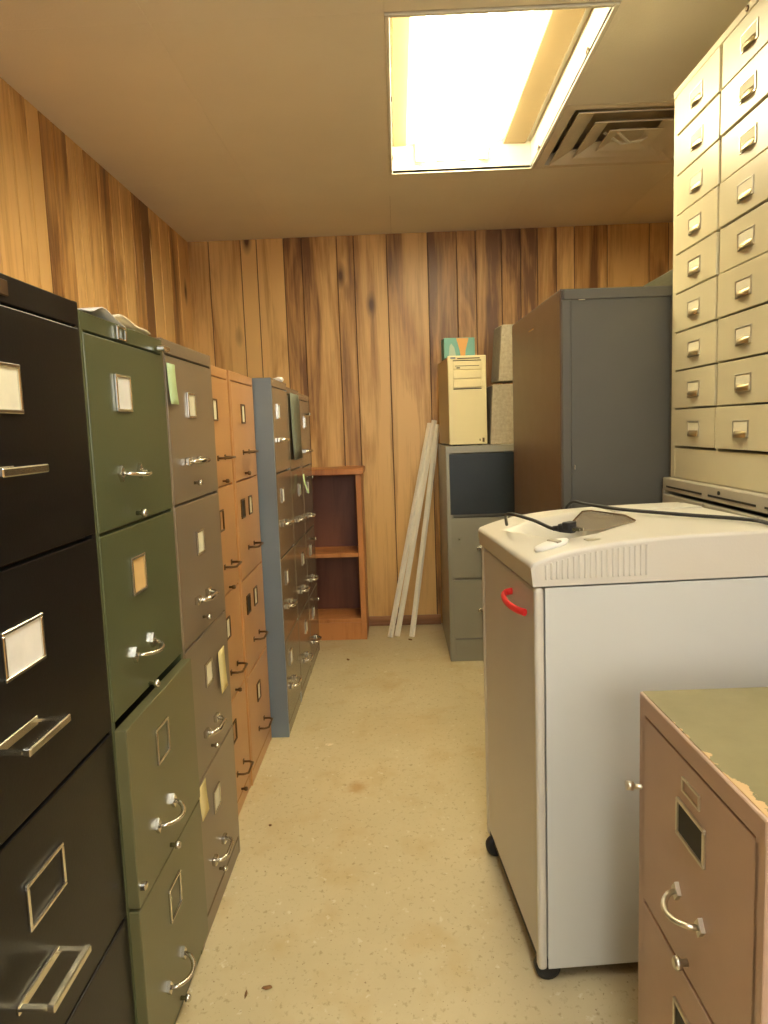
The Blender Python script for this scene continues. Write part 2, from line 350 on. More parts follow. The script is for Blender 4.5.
# ------------------------------------------------------------------ ceiling light
def fixture(loc, label, tubemat):
    fx = tag(empty('ceiling_light', loc), label, 'light', 'recessed ceiling lights')
    X0, X1, Y0, Y1, DP = -.286, .286, -.578, .578, .105
    f = MB()
    for a in ((X0-.014, X0, Y0-.014, Y1+.014), (X1, X1+.014, Y0-.014, Y1+.014), (X0, X1, Y0-.014, Y0), (X0, X1, Y1, Y1+.014)):
        f.box(a[0], a[1], a[2], a[3], -.004, .012, .002)
    f.build('frame', M['fixt'], fx)
    h_ = MB()
    for a in ((X0-.003, X0, Y0, Y1), (X1, X1+.003, Y0, Y1), (X0, X1, Y0-.003, Y0), (X0, X1, Y1, Y1+.003)): h_.box(*a, 0, DP)
    h_.box(X0, X1, Y0, Y1, DP, DP+.004)
    h_.build('housing', M['fixt'], fx)
    MB().box(.165, .262, Y0+.01, Y1-.03, DP-.020, DP, .004).build('ballast_cover', M['fixtan'], fx)
    MB().box(X0+.006, X0+.062, Y0+.01, Y1-.03, DP-.012, DP, .004).build('side_tray', M['fixtan'], fx)
    for tx in (-.17, -.085, 0.0, .085):
        MB().tube([(tx, Y0+.02, DP-.05), (tx, Y1-.035, DP-.05)], .0165, 14).build('tube', tubemat, fx)
        for yy in (Y0+.012, Y1-.028): MB().box(tx-.02, tx+.02, yy-.006, yy+.006, DP-.075, DP, .002).build('lamp_socket', M['fixt'], fx)
    for x_, y_ in ((X0+.002, .42), (X0+.002, -.1), (X1-.002, .38), (X1-.002, -.35)):
        MB().bar([(x_, y_, .006), (x_, y_+.02, .02), (x_, y_+.035, .012)], .003, .006).build('spring_clip', M['bronze'], fx)

fixture((0.30, 2.575, CEIL), 'recessed fluorescent ceiling light with its cover off, glaring white', M['tube'])
fixture((0.30, .15, CEIL), 'second recessed ceiling light added for fill, unseen behind the camera', M['tube_fill'])  # unseen fixture added for fill light from behind

# ------------------------------------------------------------------ vent
vt = tag(empty('ceiling_vent', (.90, 2.875, CEIL)), 'square stepped ceiling air vent beside the light', 'vent')
def ring(o, i_, zo, zi, th=.004):
    q = MB(); bm = q.bm
    A = [bm.verts.new((sx_*o, sy2*o, zo)) for sx_, sy2 in ((-1,-1),(1,-1),(1,1),(-1,1))]
    B = [bm.verts.new((sx_*i_, sy2*i_, zi)) for sx_, sy2 in ((-1,-1),(1,-1),(1,1),(-1,1))]
    C = [bm.verts.new((v.co.x, v.co.y, v.co.z+th)) for v in A]; D = [bm.verts.new((v.co.x, v.co.y, v.co.z+th)) for v in B]
    for k in range(4):
        n = (k+1) % 4
        bm.faces.new((A[k], A[n], B[n], B[k])); bm.faces.new((C[k], D[k], D[n], C[n])); bm.faces.new((A[k], C[k], C[n], A[n])); bm.faces.new((B[k], B[n], D[n], D[k]))
    return q
ring(.297, .262, 0, 0, .006).build('outer_frame', M['ventm'], vt)
ring(.262, .238, .002, .035).build('throat', M['ventdark'], vt)
ring(.246, .172, -.006, .022).build('louver', M['ventm'], vt)
ring(.168, .100, -.009, .022).build('louver', M['ventm'], vt)
q = ring(.096, .05, -.011, .006); q.box(-.05, .05, -.05, .05, .008, .014); q.build('centre_pan', M['ventm'], vt)
MB().box(-.30, .30, -.30, .30, .075, .08).build('backing', M['ventdark'], vt)
q = MB().bar([(-.09, .0, .02), (-.02, .02, -.016), (.05, -.01, -.016), (.10, .02, .02)], .014, .003); q.bar([(-.05, -.05, .0), (0, .0, -.018), (.06, .05, .0)], .012, .003)
q.build('damper_link', M['cardwhite'], vt)

# ------------------------------------------------------------------ filing cabinets
def pull(style, hw=.05):
    """handle mesh, centred; sticks out towards -y"""
    q = MB()
    if style == 'loop':                      # squared chrome loop on two arms
        q.bar([(-hw, 0, 0), (-hw, -.036, 0)], .008, .004); q.bar([(hw, 0, 0), (hw, -.036, 0)], .008, .004)
        q.box(-hw-.004, hw+.004, -.046, -.036, -.005, .005, .0015)
        q.box(-hw-.004, hw+.004, -.004, 0, -.008, .004, .001)
    elif style == 'arch':                    # bow on two diamond plates
        pts = [(-hw + 2*hw*t, -.006-.026*math.sin(math.pi*t)**.55, -.004*math.sin(math.pi*t)) for t in [k/14 for k in range(15)]]
        q.tube(pts, .0045, 8, .0035)
        for s in (-1, 1): q.prism([(s*hw-.011, 0), (s*hw, -.014), (s*hw+.011, 0), (s*hw, .014)], 0, .006, Matrix.Rotation(R(90), 4, 'X'))
    elif style == 'block':                   # bent bar ending in square blocks
        q.tube([(-hw, -.004, 0), (-hw*.95, -.020, 0), (-hw*.6, -.029, 0), (hw*.6, -.029, 0), (hw*.95, -.020, 0), (hw, -.004, 0)], .005, 8, .0055)
        for s in (-1, 1): q.box(s*hw-.013, s*hw+.013, -.010, 0, -.009, .009, .002)
    elif style == 'thin':
        q.tube([(-hw, 0, 0), (-hw, -.02, 0), (-hw*.8, -.032, 0), (hw*.8, -.032, 0), (hw, -.02, 0), (hw, 0, 0)], .0035, 8)
        for s in (-1, 1): q.box(s*hw-.006, s*hw+.006, -.003, 0, -.008, .008, .001)
    return q
FLUSH = -.006
def cabinet(label, loc, rz, w, d, H, mats, drawers, group=None, name='filing_cabinet', cat='filing cabinet', cap=.028, kick=.045, side=None, pr=.003, hmat='chrome', fw=.012):
    """front at local y=0 facing -y, origin at the middle of the front's foot; drawers: list of dicts"""
    c = tag(empty(name, loc, rz), label, cat, group)
    body, drw = M[mats[0]], M[mats[1]]
    q = MB(); t = fw
    sd = MB() if side else q
    sd.box(-w/2-.0012, -w/2+t, -.0012, d, 0.0, H+.0008, .0012); sd.box(w/2-t, w/2+.0012, -.0012, d, 0.0, H+.0008, .0012)
    if side: sd.build('side_panel', M[side], c)
    q.box(-w/2, w/2, -.0016, d, H-cap, H, .0015); q.box(-w/2+.002, w/2-.002, d-t, d-.001, 0, H-.002)
    q.box(-w/2+.004, w/2-.004, .004, d-.01, .008, kick)
    q.box(-w/2, w/2, 0, .02, 0, kick-.002, .0015)
    for k, dr in enumerate(drawers[:-1]): q.box(-w/2+t*.5, w/2-t*.5, .010, .03, dr['z0']-.010, dr['z0']+.004)
    q.build('body', body, c)
    for dr in drawers:
        z0, z1, out = dr['z0'], dr['z1'], dr.get('out', 0.0)
        D = MB(); a = -w/2+t*.55; b_ = w/2-t*.55
        D.box(a, b_, -.006, .014, z0+.0015, z1-.0015, .0016, 2)
        D.box(a+.010, a+.013, .014, d-.05, z0+.03, z1-.05); D.box(b_-.013, b_-.010, .014, d-.05, z0+.03, z1-.05)
        D.box(a+.010, b_-.010, .014, d-.05, z0+.03, z0+.033)
        dm = M[dr['mat']] if dr.get('mat') else drw
        dob = D.build('drawer', dm, c, (0, -out+(.006-pr), 0))
        if dr.get('dlabel'): dob['label'] = dr['dlabel']
        for lb in dr.get('labels', []):
            lx, lz, lw, lh, card, hm = lb
            fr = MB().frame(lx-lw/2, lx+lw/2, lz-lh/2, lz+lh/2, .005 if lw > .03 else .003, -.0105, -.006)
            fr.build('label_holder', M[hm or hmat], dob)
            if card: MB().box(lx-lw/2+.004, lx+lw/2-.004, -.0075, -.006, lz-lh/2+.004, lz+lh/2-.004).build('label_card', M[card], dob)
        for hp in dr.get('pulls', []):
            st, hx, hz, hw, hm = hp
            pull(st, hw).build('handle', M[hm or hmat], dob, (hx, -.006, hz))
        for kx, kz, kr in dr.get('knobs', []):
            MB().lathe([(kr*.6, 0), (kr*.55, .008), (kr, .010), (kr*1.05, .016), (kr*.7, .019)], 16, Matrix.Translation((kx, -.006, kz)) @ Matrix.Rotation(R(90), 4, 'X')).build('knob', M[hmat], dob)
    return c
def std(fn, top=1.293, n=4, pitch=.311):
    out = []
    for k in range(n):
        z1 = top-.002-pitch*k; out.append({**dict(z0=z1-pitch+.003, z1=z1), **fn(k, z1)})
    return out
GL = 'filing cabinets in the row on the left'
H4 = 1.321
# black
def fb(k, z):
    return dict(labels=[(-.012, z-.100, .095, .060, ['card', 'cardwhite', None, 'card'][k], None)], pulls=[('loop', -.050, z-.196, .047, None)])
cb = cabinet('glossy black four-drawer filing cabinet nearest on the left, squared chrome pulls', (FACE, .860, 0), R(90), .455, .643, 1.331, ('black', 'black'), std(fb, top=1.296), GL, cap=.035)
MB().box(-.012, .028, -.005, -.0015, 1.304, 1.323, .001).build('maker_plate', M['bronze'], cb)
# olive green
def fg(k, z):
    d = dict(labels=[(-.045+.01*k, z-.088, .066, .066, [None, 'cardorange', None, None][k], None)], pulls=[('arch', -.038, z-.220, .044, None)], knobs=[(-.02, z-.293, .007)])
    if k == 0: d['labels'][0] = (-.043, z-.086, .066, .062, 'cardwhite', None)
    if k >= 2: d['out'] = .017 if k == 2 else .0155; d['mat'] = 'green2'
    if k == 1: d['z0'] = z-.300
    if k == 2: d['dlabel'] = 'slightly open olive drawer, paler than those above'
    return d
cg = cabinet('olive green four-drawer filing cabinet with lower drawers slightly open, right of the black one', (FACE, 1.279, 0), R(90), .378, .643, H4, ('green', 'green'), std(fg), GL)
q = MB().frame(-.052, -.014, 1.294, 1.317, .003, -.007, -.003); q.build('maker_plate', M['chrome'], cg)
MB().box(.145, .178, -.022, -.003, 1.295, 1.306, .003).build('latch', M['chrome'], cg)
MB().box(-.178, -.165, -.03, -.002, .39, .402, .002).build('catch', M['chrome'], cg)
# taupe
def ft(k, z):
    return dict(labels=[(-.018, z-.098, .058, .056, 'card', None)], pulls=[('block', -.030, z-.222, .045, None)], knobs=[(-.03, z-.272, .006)])
ct = cabinet('taupe four-drawer filing cabinet with paper notes stuck on, beside the olive green one', (FACE, 1.660, 0), R(90), .378, .643, 1.326, ('taupe', 'taupe'), std(ft, top=1.297), GL)
# two orange-tan
def fo1(k, z):
    return dict(labels=[(-.01, z-.093, .050, .062, ['card', None, 'card', None][k], 'bronze')], pulls=[('thin', .04, z-.228, .042, None)], knobs=[(.04, z-.295, .006)])
def fo2(k, z):
    L_ = [(-.02, z-.098, .052, .062, 'card', 'bronze')]
    if k in (1, 2): L_ = [(-.10, z-.088, .050, .062, 'slot', 'bronze'), (.015, z-.088, .050, .062, 'card', 'bronze')]
    d = dict(labels=L_, pulls=[('thin', .0, z-.222, .045, None)])
    if k == 0: d['knobs'] = [(-.03, z-.29, .007)]
    return d
cabinet('orange-tan filing cabinet with bronze pulls, next to the taupe one', (-.510, 2.032, 0), R(90), .352, .60, H4, ('orange', 'orange'), std(fo1), GL, hmat='bronze')
cabinet('orange-tan filing cabinet with twin label frames, touching the blue-grey side', (-.505, 2.389, 0), R(90), .352, .605, H4, ('orange', 'orange'), std(fo2), GL, hmat='bronze')
# three glossy grey-brown ones
def fblue(k, z):
    return dict(labels=[(-.06, z-.085, .05, .055, 'cardwhite', None)], pulls=[('block', -.05, z-.19, .045, None)])
def fblue2(k, z):
    d = dict(labels=[(0.05, z-.095, .05, .055, 'card', None)], pulls=[('block', -.02, z-.215, .045, None)])
    if k == 0: d['pulls'] = []; d['labels'] = []
    return d
def fblue3(k, z):
    return dict(labels=[(-.02, z-.10, .05, .055, 'cardwhite', None)], pulls=[('block', -.03, z-.235, .045, None)], knobs=[(.08, z-.06, .008)])
cabinet('glossy grey-brown filing cabinet showing its blue-grey side panel', (-.4414, 2.755, 0), R(90), .354, .66, H4, ('glossy', 'glossy'), std(fblue), GL, side='blueside')
cabinet('glossy grey-brown filing cabinet with dark sheet on its top drawer, middle of the far three', (-.4414, 3.112, 0), R(90), .354, .66, H4-.012, ('glossy', 'glossy'), std(fblue2, top=1.281, pitch=.308), GL)
cabinet('glossy grey-brown filing cabinet at the far end of the row before the bookcase', (-.4414, 3.469, 0), R(90), .354, .66, H4-.02, ('glossy', 'glossy'), std(fblue3, top=1.273, pitch=.306), GL)

# paper stuck on and lying on the row
def sheet(name, label, cat, mat, cx, cy, cz, w, h, group=None, curl=.004):
    q = MB(); bm = q.bm; n = 6; V = []
    for j in range(n+1):
        for i in range(3):
            yy = -w/2+w*i/2; zz = -h/2+h*j/n
            V.append(bm.verts.new((curl*((1-j/n)**2)+.001, yy, zz)))
    for j in range(n):
        for i in range(2): bm.faces.new((V[j*3+i], V[j*3+i+1], V[(j+1)*3+i+1], V[(j+1)*3+i])).smooth = True
    o = q.build(name, mat, None, (cx, cy, cz))
    sm = o.modifiers.new('thickness', 'SOLIDIFY'); sm.thickness = .0006
    return tag(o, label, cat, group)
FN = FACE+.0075
sheet('sticky_note', 'tall pale green note on the top drawer of the taupe cabinet', 'note', M['sticky_green'], FN, 1.497, 1.236, .052, .082, 'notes on the taupe cabinet')
sheet('sticky_note', 'yellow note on the third drawer of the taupe cabinet, beside its label', 'note', M['sticky_yellow'], FN, 1.752, .545, .060, .105, 'notes on the taupe cabinet')
sheet('sticky_note', 'small cream note on the lowest taupe drawer, near the green cabinet', 'note', M['sticky_yellow'], FN, 1.520, .325, .055, .075, 'notes on the taupe cabinet')
sheet('paper_sheet', 'dark grey-green sheet hanging on a far glossy top drawer', 'paper', M['greypaper'], -.4414+.0085, 3.10, 1.150, .26, .275, curl=.006)
sheet('sticky_note', 'pale green tag on the second drawer of a far glossy cabinet', 'note', M['sticky_green'], -.4414+.020, 3.185, .900, .045, .085, curl=.02)
def wavy(name, label, mat, x0, x1, y0, y1, z, fn, th=.0012):
    q = MB(); bm = q.bm; n = 14; V = {}
    for i in range(n+1):
        for j in range(n+1):
            u, v = i/n, j/n; V[i, j] = bm.verts.new((x0+(x1-x0)*u, y0+(y1-y0)*v, z+fn(u, v)))
    for i in range(n):
        for j in range(n): bm.faces.new((V[i, j], V[i+1, j], V[i+1, j+1], V[i, j+1])).smooth = True
    o = q.build(name, mat); s = o.modifiers.new('thickness', 'SOLIDIFY'); s.thickness = th; s.offset = 1
    return tag(o, label, 'paper', 'papers lying on the olive green cabinet')
wavy('paper_sheet', 'crumpled white paper with a raised corner on top of the olive green cabinet', M['paper'], -.72, -.478, 1.13, 1.36, H4+.001,
     lambda u, v: max(0, .026*math.exp(-((v-.36)/.20)**2)*(1-.3*u) + .006*abs(math.sin(5*v+2*u))*u))
wavy('manila_folder', 'cream folder lying at the right end of the papers on the olive green cabinet', M['manila'], -.74, -.482, 1.30, 1.455, H4+.002,
     lambda u, v: .006+.014*(1-v)*(.3+.7*u)+.002*math.sin(9*v), .004)
q = MB(); 
bmesh.ops.create_icosphere(q.bm, subdivisions=2, radius=.022)
for v in q.bm.verts: v.co *= random.uniform(.7, 1.25); v.co.z *= .6
tag(q.build('crumpled_wrapper', M['paper'], None, (-.465, 2.90, H4+.0135)), 'small crumpled white wrapper on top of the glossy cabinet with the blue-grey side', 'litter')

# ------------------------------------------------------------------ bookcase
bc = tag(empty('bookcase', (-.50, 3.81, 0)), 'low open orange-brown wooden bookcase against the back wall', 'bookcase')
bw, bh, bd = .30, .926, .255
MB().box(bw-.030, bw, 0, bd, 0, bh-.026, .002).build('side_panel', M['bookwood'], bc)
MB().box(-bw, -bw+.030, 0, bd, 0, bh-.026, .002).build('side_panel', M['bookwood'], bc)
MB().box(-bw-.008, bw+.012, -.012, bd, bh-.032, bh, .003).build('top', M['bookwood'], bc)
MB().box(-bw+.03, bw-.03, .006, bd-.01, .452, .474, .002).build('shelf', M['bookwood'], bc)
MB().box(-bw+.03, bw-.03, .006, bd-.01, .095, .115, .002).build('shelf', M['bookwood'], bc)
MB().box(-bw+.03, bw-.03, .002, .02, 0, .095, .002).build('kick_board', M['bookwood'], bc)
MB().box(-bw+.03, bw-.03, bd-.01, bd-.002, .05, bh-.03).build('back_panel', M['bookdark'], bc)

# ------------------------------------------------------------------ poles
for i, (bx, by, tx, tz, lab) in enumerate(((-.078, 3.835, .180, 1.150, 'leftmost of the three off-white strips leaning on the back wall'),
                                    (-.040, 3.850, .205, 1.165, 'middle off-white strip, its foot close beside the leftmost strip'),
                                    (.040, 3.830, .222, 1.140, 'rightmost of the three leaning off-white strips, foot set apart'))):
    q = MB(); a = Vector((bx, by, .002)); b2 = Vector((tx, BW-.03, tz)); dv = (b2-a)
    q.box(-.0125, .0125, -.008, .008, 0, dv.length, .002)
    q.box(-.0125, -.004, -.012, -.008, 0, dv.length, .001)
    o = q.build('moulding_strip', M['pole'], None, a); o.rotation_mode = 'QUATERNION'; o.rotation_quaternion = dv.to_track_quat('Z', 'Y')
    tag(o, lab, 'strip', 'strips leaning on the back wall')

# ------------------------------------------------------------------ far grey file with computer
def ff(k, z):
    return dict(pulls=[('block', 0.0, z-.15, .045, None)], knobs=[(-.14 if k == 1 else .12, z-.10, .005)]) if k else dict()
dr = [dict(z0=.712, z1=1.000, mat='navy', dlabel='blue-black drawer front'), dict(z0=.408, z1=.698, **ff(1, .698)), dict(z0=.112, z1=.400, **ff(2, .400))]
ffc = cabinet('low grey-green file cabinet with blue-black top drawer near the back wall', (.415, 3.40, 0), 0, .385, .64, 1.035, ('filegrey', 'filegrey'), dr, cap=.033, kick=.110, fw=.026)
for q_ in (c for c in ffc.children if c.name.startswith('drawer')): pass
pcx, pcy = .243, 3.43
pc = tag(empty('computer_tower', (pcx, pcy, 1.036), R(3.5)), 'old beige computer tower standing on the grey-green file cabinet', 'computer')
MB().box(.003, .177, .02, .42, .006, .415, .003).build('case', M['pcside'], pc)
MB().box(.0, .180, 0, .022, .004, .417, .004, 2).build('front_panel', M['pc'], pc)
for k, (z, hgt) in enumerate(((.352, .038), (.312, .036), (.270, .036))):
    MB().box(.024, .156, -.004, .002, z, z+hgt, .0015).build('drive_bay', M['pc'], pc)
MB().box(.024, .156, -.0015, .001, .262, .266).build('bay_slot', M['slot'], pc)
MB().box(.024, .156, -.0015, .001, .392, .396).build('bay_slot', M['slot'], pc)
MB().box(.034, .146, -.0048, -.003, .368, .3705).build('disc_slot', M['slot'], pc)
MB().box(.040, .056, -.0055, -.003, .358, .363).build('eject_button', M['slot'], pc)
MB().box(.045, .150, -.0015, .001, .402, .406).build('vent_slot', M['slot'], pc)
MB().box(.013, .036, -.001, .001, .403, .410).build('badge', M['blueside'], pc)
q = MB(); q.box(.142, .147, -.001, .001, .020, .030); q.box(.156, .166, -.001, .001, .014, .034); q.build('badge', M['bronze'], pc)
for a in (.02, .14):
    for b3 in (.03, .38): MB().box(a, a+.02, b3, b3+.02, 0, .006).build('foot', M['rubber'], pc)
th = tag(empty('teal_box', (.236, 3.56, 1.4535), R(3.5)), 'small teal box with an orange funnel shape, on top of the computer tower', 'box')
MB().box(0, .150, 0, .10, 0, .0965, .002).build('box_body', M['teal'], th)
MB().prism([(.081, .002), (.102, .002), (.104, .036), (.120, .094), (.060, .094), (.076, .036)], 0, .001, Matrix.Translation((0, 0, 0)) @ Matrix.Rotation(R(90), 4, 'X')).build('printed_shape', M['oranged'], th)
MB().prism([(.022, .002), (.028, .06), (.036, .070), (.050, .050), (.060, .002)], 0, .001, Matrix.Translation((0, 0, 0)) @ Matrix.Rotation(R(90), 4, 'X')).build('pale_patch', M['tealpale'], th)
# fibre blocks
def block(label, loc, rot, sx_, sy2, sz_, shear=0.0, topcut=0.0):
    o = tag(empty('fibre_block', loc, rot[2]), label, 'block', 'fibre blocks stacked on the file cabinet')
    q = MB(); q.box(0, sx_, 0, sy2, 0, sz_, .004, 2)
    for v in q.bm.verts:
        v.co.x += shear*v.co.z/sz_ * (1 if v.co.x < sx_*.5 else .2); v.co.z += topcut*(v.co.x/sx_ if v.co.z > sz_*.5 else 0)
    q.build('block_core', M['foam'], o)
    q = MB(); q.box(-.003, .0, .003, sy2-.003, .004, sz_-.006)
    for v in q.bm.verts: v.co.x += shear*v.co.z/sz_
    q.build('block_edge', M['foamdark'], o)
    return o
block('lower speckled fibre block on the file cabinet, right of the computer tower', (.440, 3.46, 1.036), (0, 0, R(2)), .155, .30, .280, .016)
block('upper speckled fibre block standing on the other, against the tall brown cabinet', (.484, 3.47, 1.330), (0, 0, R(7)), .10, .14, .262, .020)

# ------------------------------------------------------------------ tall cabinets on the right
bk = tag(empty('tall_cabinet', (.493, 2.215, 0), R(1.6)), 'tall dark grey metal cabinet, its side coloured brown for reflected wood', 'cabinet')
W_, D_, T_ = .362, .765, 1.52
MB().box(.006, W_-.001, .006, D_-.001, 0, T_-.002, .002).build('body', M['dgrey'], bk)
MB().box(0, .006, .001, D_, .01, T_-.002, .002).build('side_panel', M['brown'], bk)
MB().box(.012, W_, 0, .006, T_-.030, T_, .0015).build('end_flange', M['dgrey'], bk)
MB().box(.004, .034, -.002, .007, .0, T_-.030, .003).build('end_flange', M['dgrey'], bk)
MB().box(W_-.030, W_, -.002, .007, .0, T_-.030, .003).build('end_flange', M['dgrey'], bk)
MB().box(.001, W_, .001, D_, T_-.003, T_+.001, .001).build('top', M['dgrey'], bk)
MB().box(-.0015, 0, .36, .44, 1.452, 1.457, .0005).build('glint_strip', M['chrome'], bk)['label'] = 'short bright strip standing for a glint'  # chrome sliver stands in for a glint on the side
MB().box(.040, .044, -.003, 0, .985, 1.0, .001).build('rivet', M['chrome'], bk)
MB().box(.055, .075, -.0025, .0, T_-.033, T_-.030, .0005).build('rivet', M['chrome'], bk)
tg = tag(empty('tall_cabinet', (.885, 2.31, 0)), 'taller grey cabinet barely showing above and behind the brown-sided one', 'cabinet')
MB().box(0, .55, 0, .40, 0, 1.60, .004).build('body', M['olivedark'], tg)
MB().box(-.002, .0, .02, .38, .08, 1.57, .0005).build('side_panel', M['olivedark'], tg)

# small-drawer cabinet on its base
NC = 3; CW = .285; PH = .109
sd = tag(empty('card_drawer_cabinet', (.82, 2.203, .955), R(-90)), 'tall cream cabinet of many small card drawers standing on a beige base', 'cabinet')
WT = NC*CW+.036
q = MB(); q.box(0, .030, 0, .43, 0, 1.094, .001); q.box(WT-.012, WT, 0, .43, 0, 1.094, .001); q.box(0.001, WT-.001, -.003, .43, 1.074, 1.095, .002)
q.box(.012, WT-.012, .42, .43, 0, 1.08); q.box(0.010, WT-.01, .001, .43, 0, .088, .002)
for k in range(1, NC): q.box(.028+CW*k-.006, .028+CW*k+.006-.004, .002, .42, .088, 1.076)
q.build('body', M['cream'], sd)
for k in range(3): MB().lathe([(.007, 0), (.006, .003), (.002, .003)], 12, Matrix.Translation((.44, -.003, 1.084)) @ Matrix.Rotation(R(90), 4, 'X')).build('cap_button', M['bronze'], sd) if k == 0 else None
# prototypes
q = MB(); q.box(.004, CW-.008, -.004, .016, .002, PH-.0025, .0018, 2); q.box(.012, .015, .016, .38, .01, PH-.02); q.box(CW-.020, CW-.017, .016, .38, .01, PH-.02); q.box(.012, CW-.017, .016, .38, .008, .011)
m_dr = q.mesh('drawer', M['cream'])
m_fr = MB().frame(-.040, .040, -.021, .021, .004, -.0065, -.004).mesh('label_holder', M['nickel'])
m_cd = MB().box(-.037, .037, -.0052, -.004, -.018, .018).mesh('label_card', M['card'])
q = MB(); bm = q.bm; Vs = []
for a in range(7):
    an = math.pi*.5*a/6; row = []
    for b4 in range(7):
        xx = -.030+.060*b4/6; e = 1-abs(b4/3-1)**3*.8
        row.append(bm.verts.new((xx, -.005-.011*math.sin(an)*e, .004-.016*(1-math.cos(an))-.0*e)))
    Vs.append(row)
for a in range(6):
    for b4 in range(6): bm.faces.new((Vs[a][b4], Vs[a][b4+1], Vs[a+1][b4+1], Vs[a+1][b4])).smooth = True
m_pl = q.mesh('cup_pull', M['cup'])
first = None
for c_ in range(NC):
    for r_ in range(9):
        x_ = .028+CW*c_; z_ = .0925+PH*r_; inn = random.choice([0, 0, .0015, -.002])
        if first is None:
            d0 = put('drawer', m_dr, sd, (x_, inn, z_)); kids = [put('label_holder', m_fr, d0, (CW/2, 0, PH*.48)), put('label_card', m_cd, d0, (CW/2, 0, PH*.48)), put('cup_pull', m_pl, d0, (CW/2, 0, PH*.40))]
            first = d0
        else:
            d1 = first.copy(); COL.objects.link(d1); d1.location = (x_, inn, z_)
            for kd in kids: k2 = kd.copy(); COL.objects.link(k2); k2.parent = d1
bs = []
base = tag(empty('file_cabinet_base', (.798, 2.212, 0), R(-90)), 'beige-grey low drawer unit supporting the cream card-drawer cabinet', 'cabinet')
BWD = NC*CW+.05
q = MB(); q.box(0, BWD, .001, .48, .915, .954, .003); q.box(0, .012, .001, .48, 0, .92); q.box(BWD-.012, BWD, .001, .48, 0, .92); q.box(0, BWD, .47, .48, 0, .92); q.box(0, BWD, .004, .47, 0, .06)
q.build('body', M['basegrey'], base)
for c_ in range(3):
    x_ = .014+c_*(BWD-.028)/3; x2 = x_+(BWD-.028)/3-.006
    for r_ in range(3):
        z_ = .064+.282*r_
        D = MB().box(x_, x2, -.003, .016, z_, z_+.277, .002).build('drawer', M['basegrey'], base)
        pull('thin', .04).build('handle', M['nickel'], D, ((x_+x2)/2, -.003, z_+.12))
    MB().box(x_+.02, x2-.015, -.0005, .002, .926, .931).build('rail_slot', M['slot'], base)
MB().lathe([(.005, 0), (.005, .003)], 12, Matrix.Translation((.39, .001, .940)) @ Matrix.Rotation(R(90), 4, 'X')).build('lock_hole', M['slot'], base)

# ------------------------------------------------------------------ shredder
sh = tag(empty('paper_shredder', (.2490, 1.352, 0), R(4.7)), 'large off-white office paper shredder on casters with a red door pull', 'shredder')
SW, SD = .525, .515
MB().box(.022, SW-.002, .001, SD-.001, .045, .818, .004).build('cabinet_body', M['shredbody'], sh)
MB().box(.0, .019, -.003, .022, .032, .820, .008, 3).build('corner_post', M['shred'], sh)
MB().box(.0, .019, SD-.022, SD+.001, .032, .820, .008, 3).build('corner_post', M['shred'], sh)
MB().box(.003, .024, .016, SD-.016, .050, .812, .003).build('front_door', M['shredside'], sh)
MB().box(.0205, SW, -.001, .004, .034, .819, .001).build('side_panel', M['shredbody'], sh)
MB().box(.006, SW-.004, .004, SD-.004, .028, .048, .003).build('underframe', M['slot'], sh)
MB().tube([(x_, y_, Tz_) for x_, y_, Tz_ in [(a, b, .9095) for a, b in ((.150,.235),(.236,.420),(.262,.428),(.302,.312),(.288,.222))]], .0018, 6).build('flap_rim', M['bronze'], sh)
# red pull: bow on the door
q = MB(); q.tube(smooth_path([(.003, .190, .772), (-.012, .187, .770), (-.022, .165, .767), (-.024, .12, .763), (-.016, .08, .760), (-.004, .055, .759)], 5), .0055, 10, .0075); q.build('door_pull', M['red'], sh)
def top_z(x): return .866+.046*(1-math.exp(-x/.11))
POLY = [(.030,.375),(.10,.405),(.255,.440),(.310,.315),(.290,.215),(.165,.115),(.085,.110),(.062,.245)]
def poly_dist(x, y):
    inside = False; dm = 9; n = len(POLY)
    for i in range(n):
        (x1, y1), (x2, y2) = POLY[i], POLY[(i+1) % n]
        if (y1 > y) != (y2 > y) and x < (x2-x1)*(y-y1)/(y2-y1)+x1: inside = not inside
        t = max(0, min(1, ((x-x1)*(x2-x1)+(y-y1)*(y2-y1))/((x2-x1)**2+(y2-y1)**2)))
        dm = min(dm, math.hypot(x-x1-t*(x2-x1), y-y1-t*(y2-y1)))
    return dm if inside else -dm
q = MB(); bm = q.bm
def axis(n, L_, r=.007):
    a = [r*(1-math.cos(math.pi/2*k/5)) for k in range(6)]; mid = [r+(L_-2*r)*k/n for k in range(1, n)]; return a+mid+[L_-v for v in reversed(a)]
ax = axis(84, SW+.006); ay = axis(80, SD+.006); rr = .007; G = {}
for i, x in enumerate(ax):
    for j, y in enumerate(ay):
        z = top_z(x)
        ex = max(0, rr-min(x, ax[-1]-x)); ey = max(0, rr-min(y, ay[-1]-y)); e = min(rr, math.hypot(ex, ey))
        z -= rr-math.sqrt(max(0, rr*rr-e*e))
        dd = poly_dist(x, y)
        if dd > 0: z -= min(.075, dd*(.55+1.4*max(0, (x-.08))/.2)) if dd > .003 else dd*.8
        G[i, j] = bm.verts.new((x-.003-.004*max(0, 1-x/.15), y-.003, z))
for i in range(len(ax)-1):
    for j in range(len(ay)-1): bm.faces.new((G[i, j], G[i+1, j], G[i+1, j+1], G[i, j+1])).smooth = True
bord = [(i, 0) for i in range(len(ax))] + [(len(ax)-1, j) for j in range(1, len(ay))] + [(i, len(ay)-1) for i in range(len(ax)-2, -1, -1)] + [(0, j) for j in range(len(ay)-2, 0, -1)]
lowv = []
for k in bord:
    v = G[k]; lowv.append(bm.verts.new((v.co.x+.004*max(0, 1-max(0, v.co.x+.007)/.15), v.co.y, .823)))
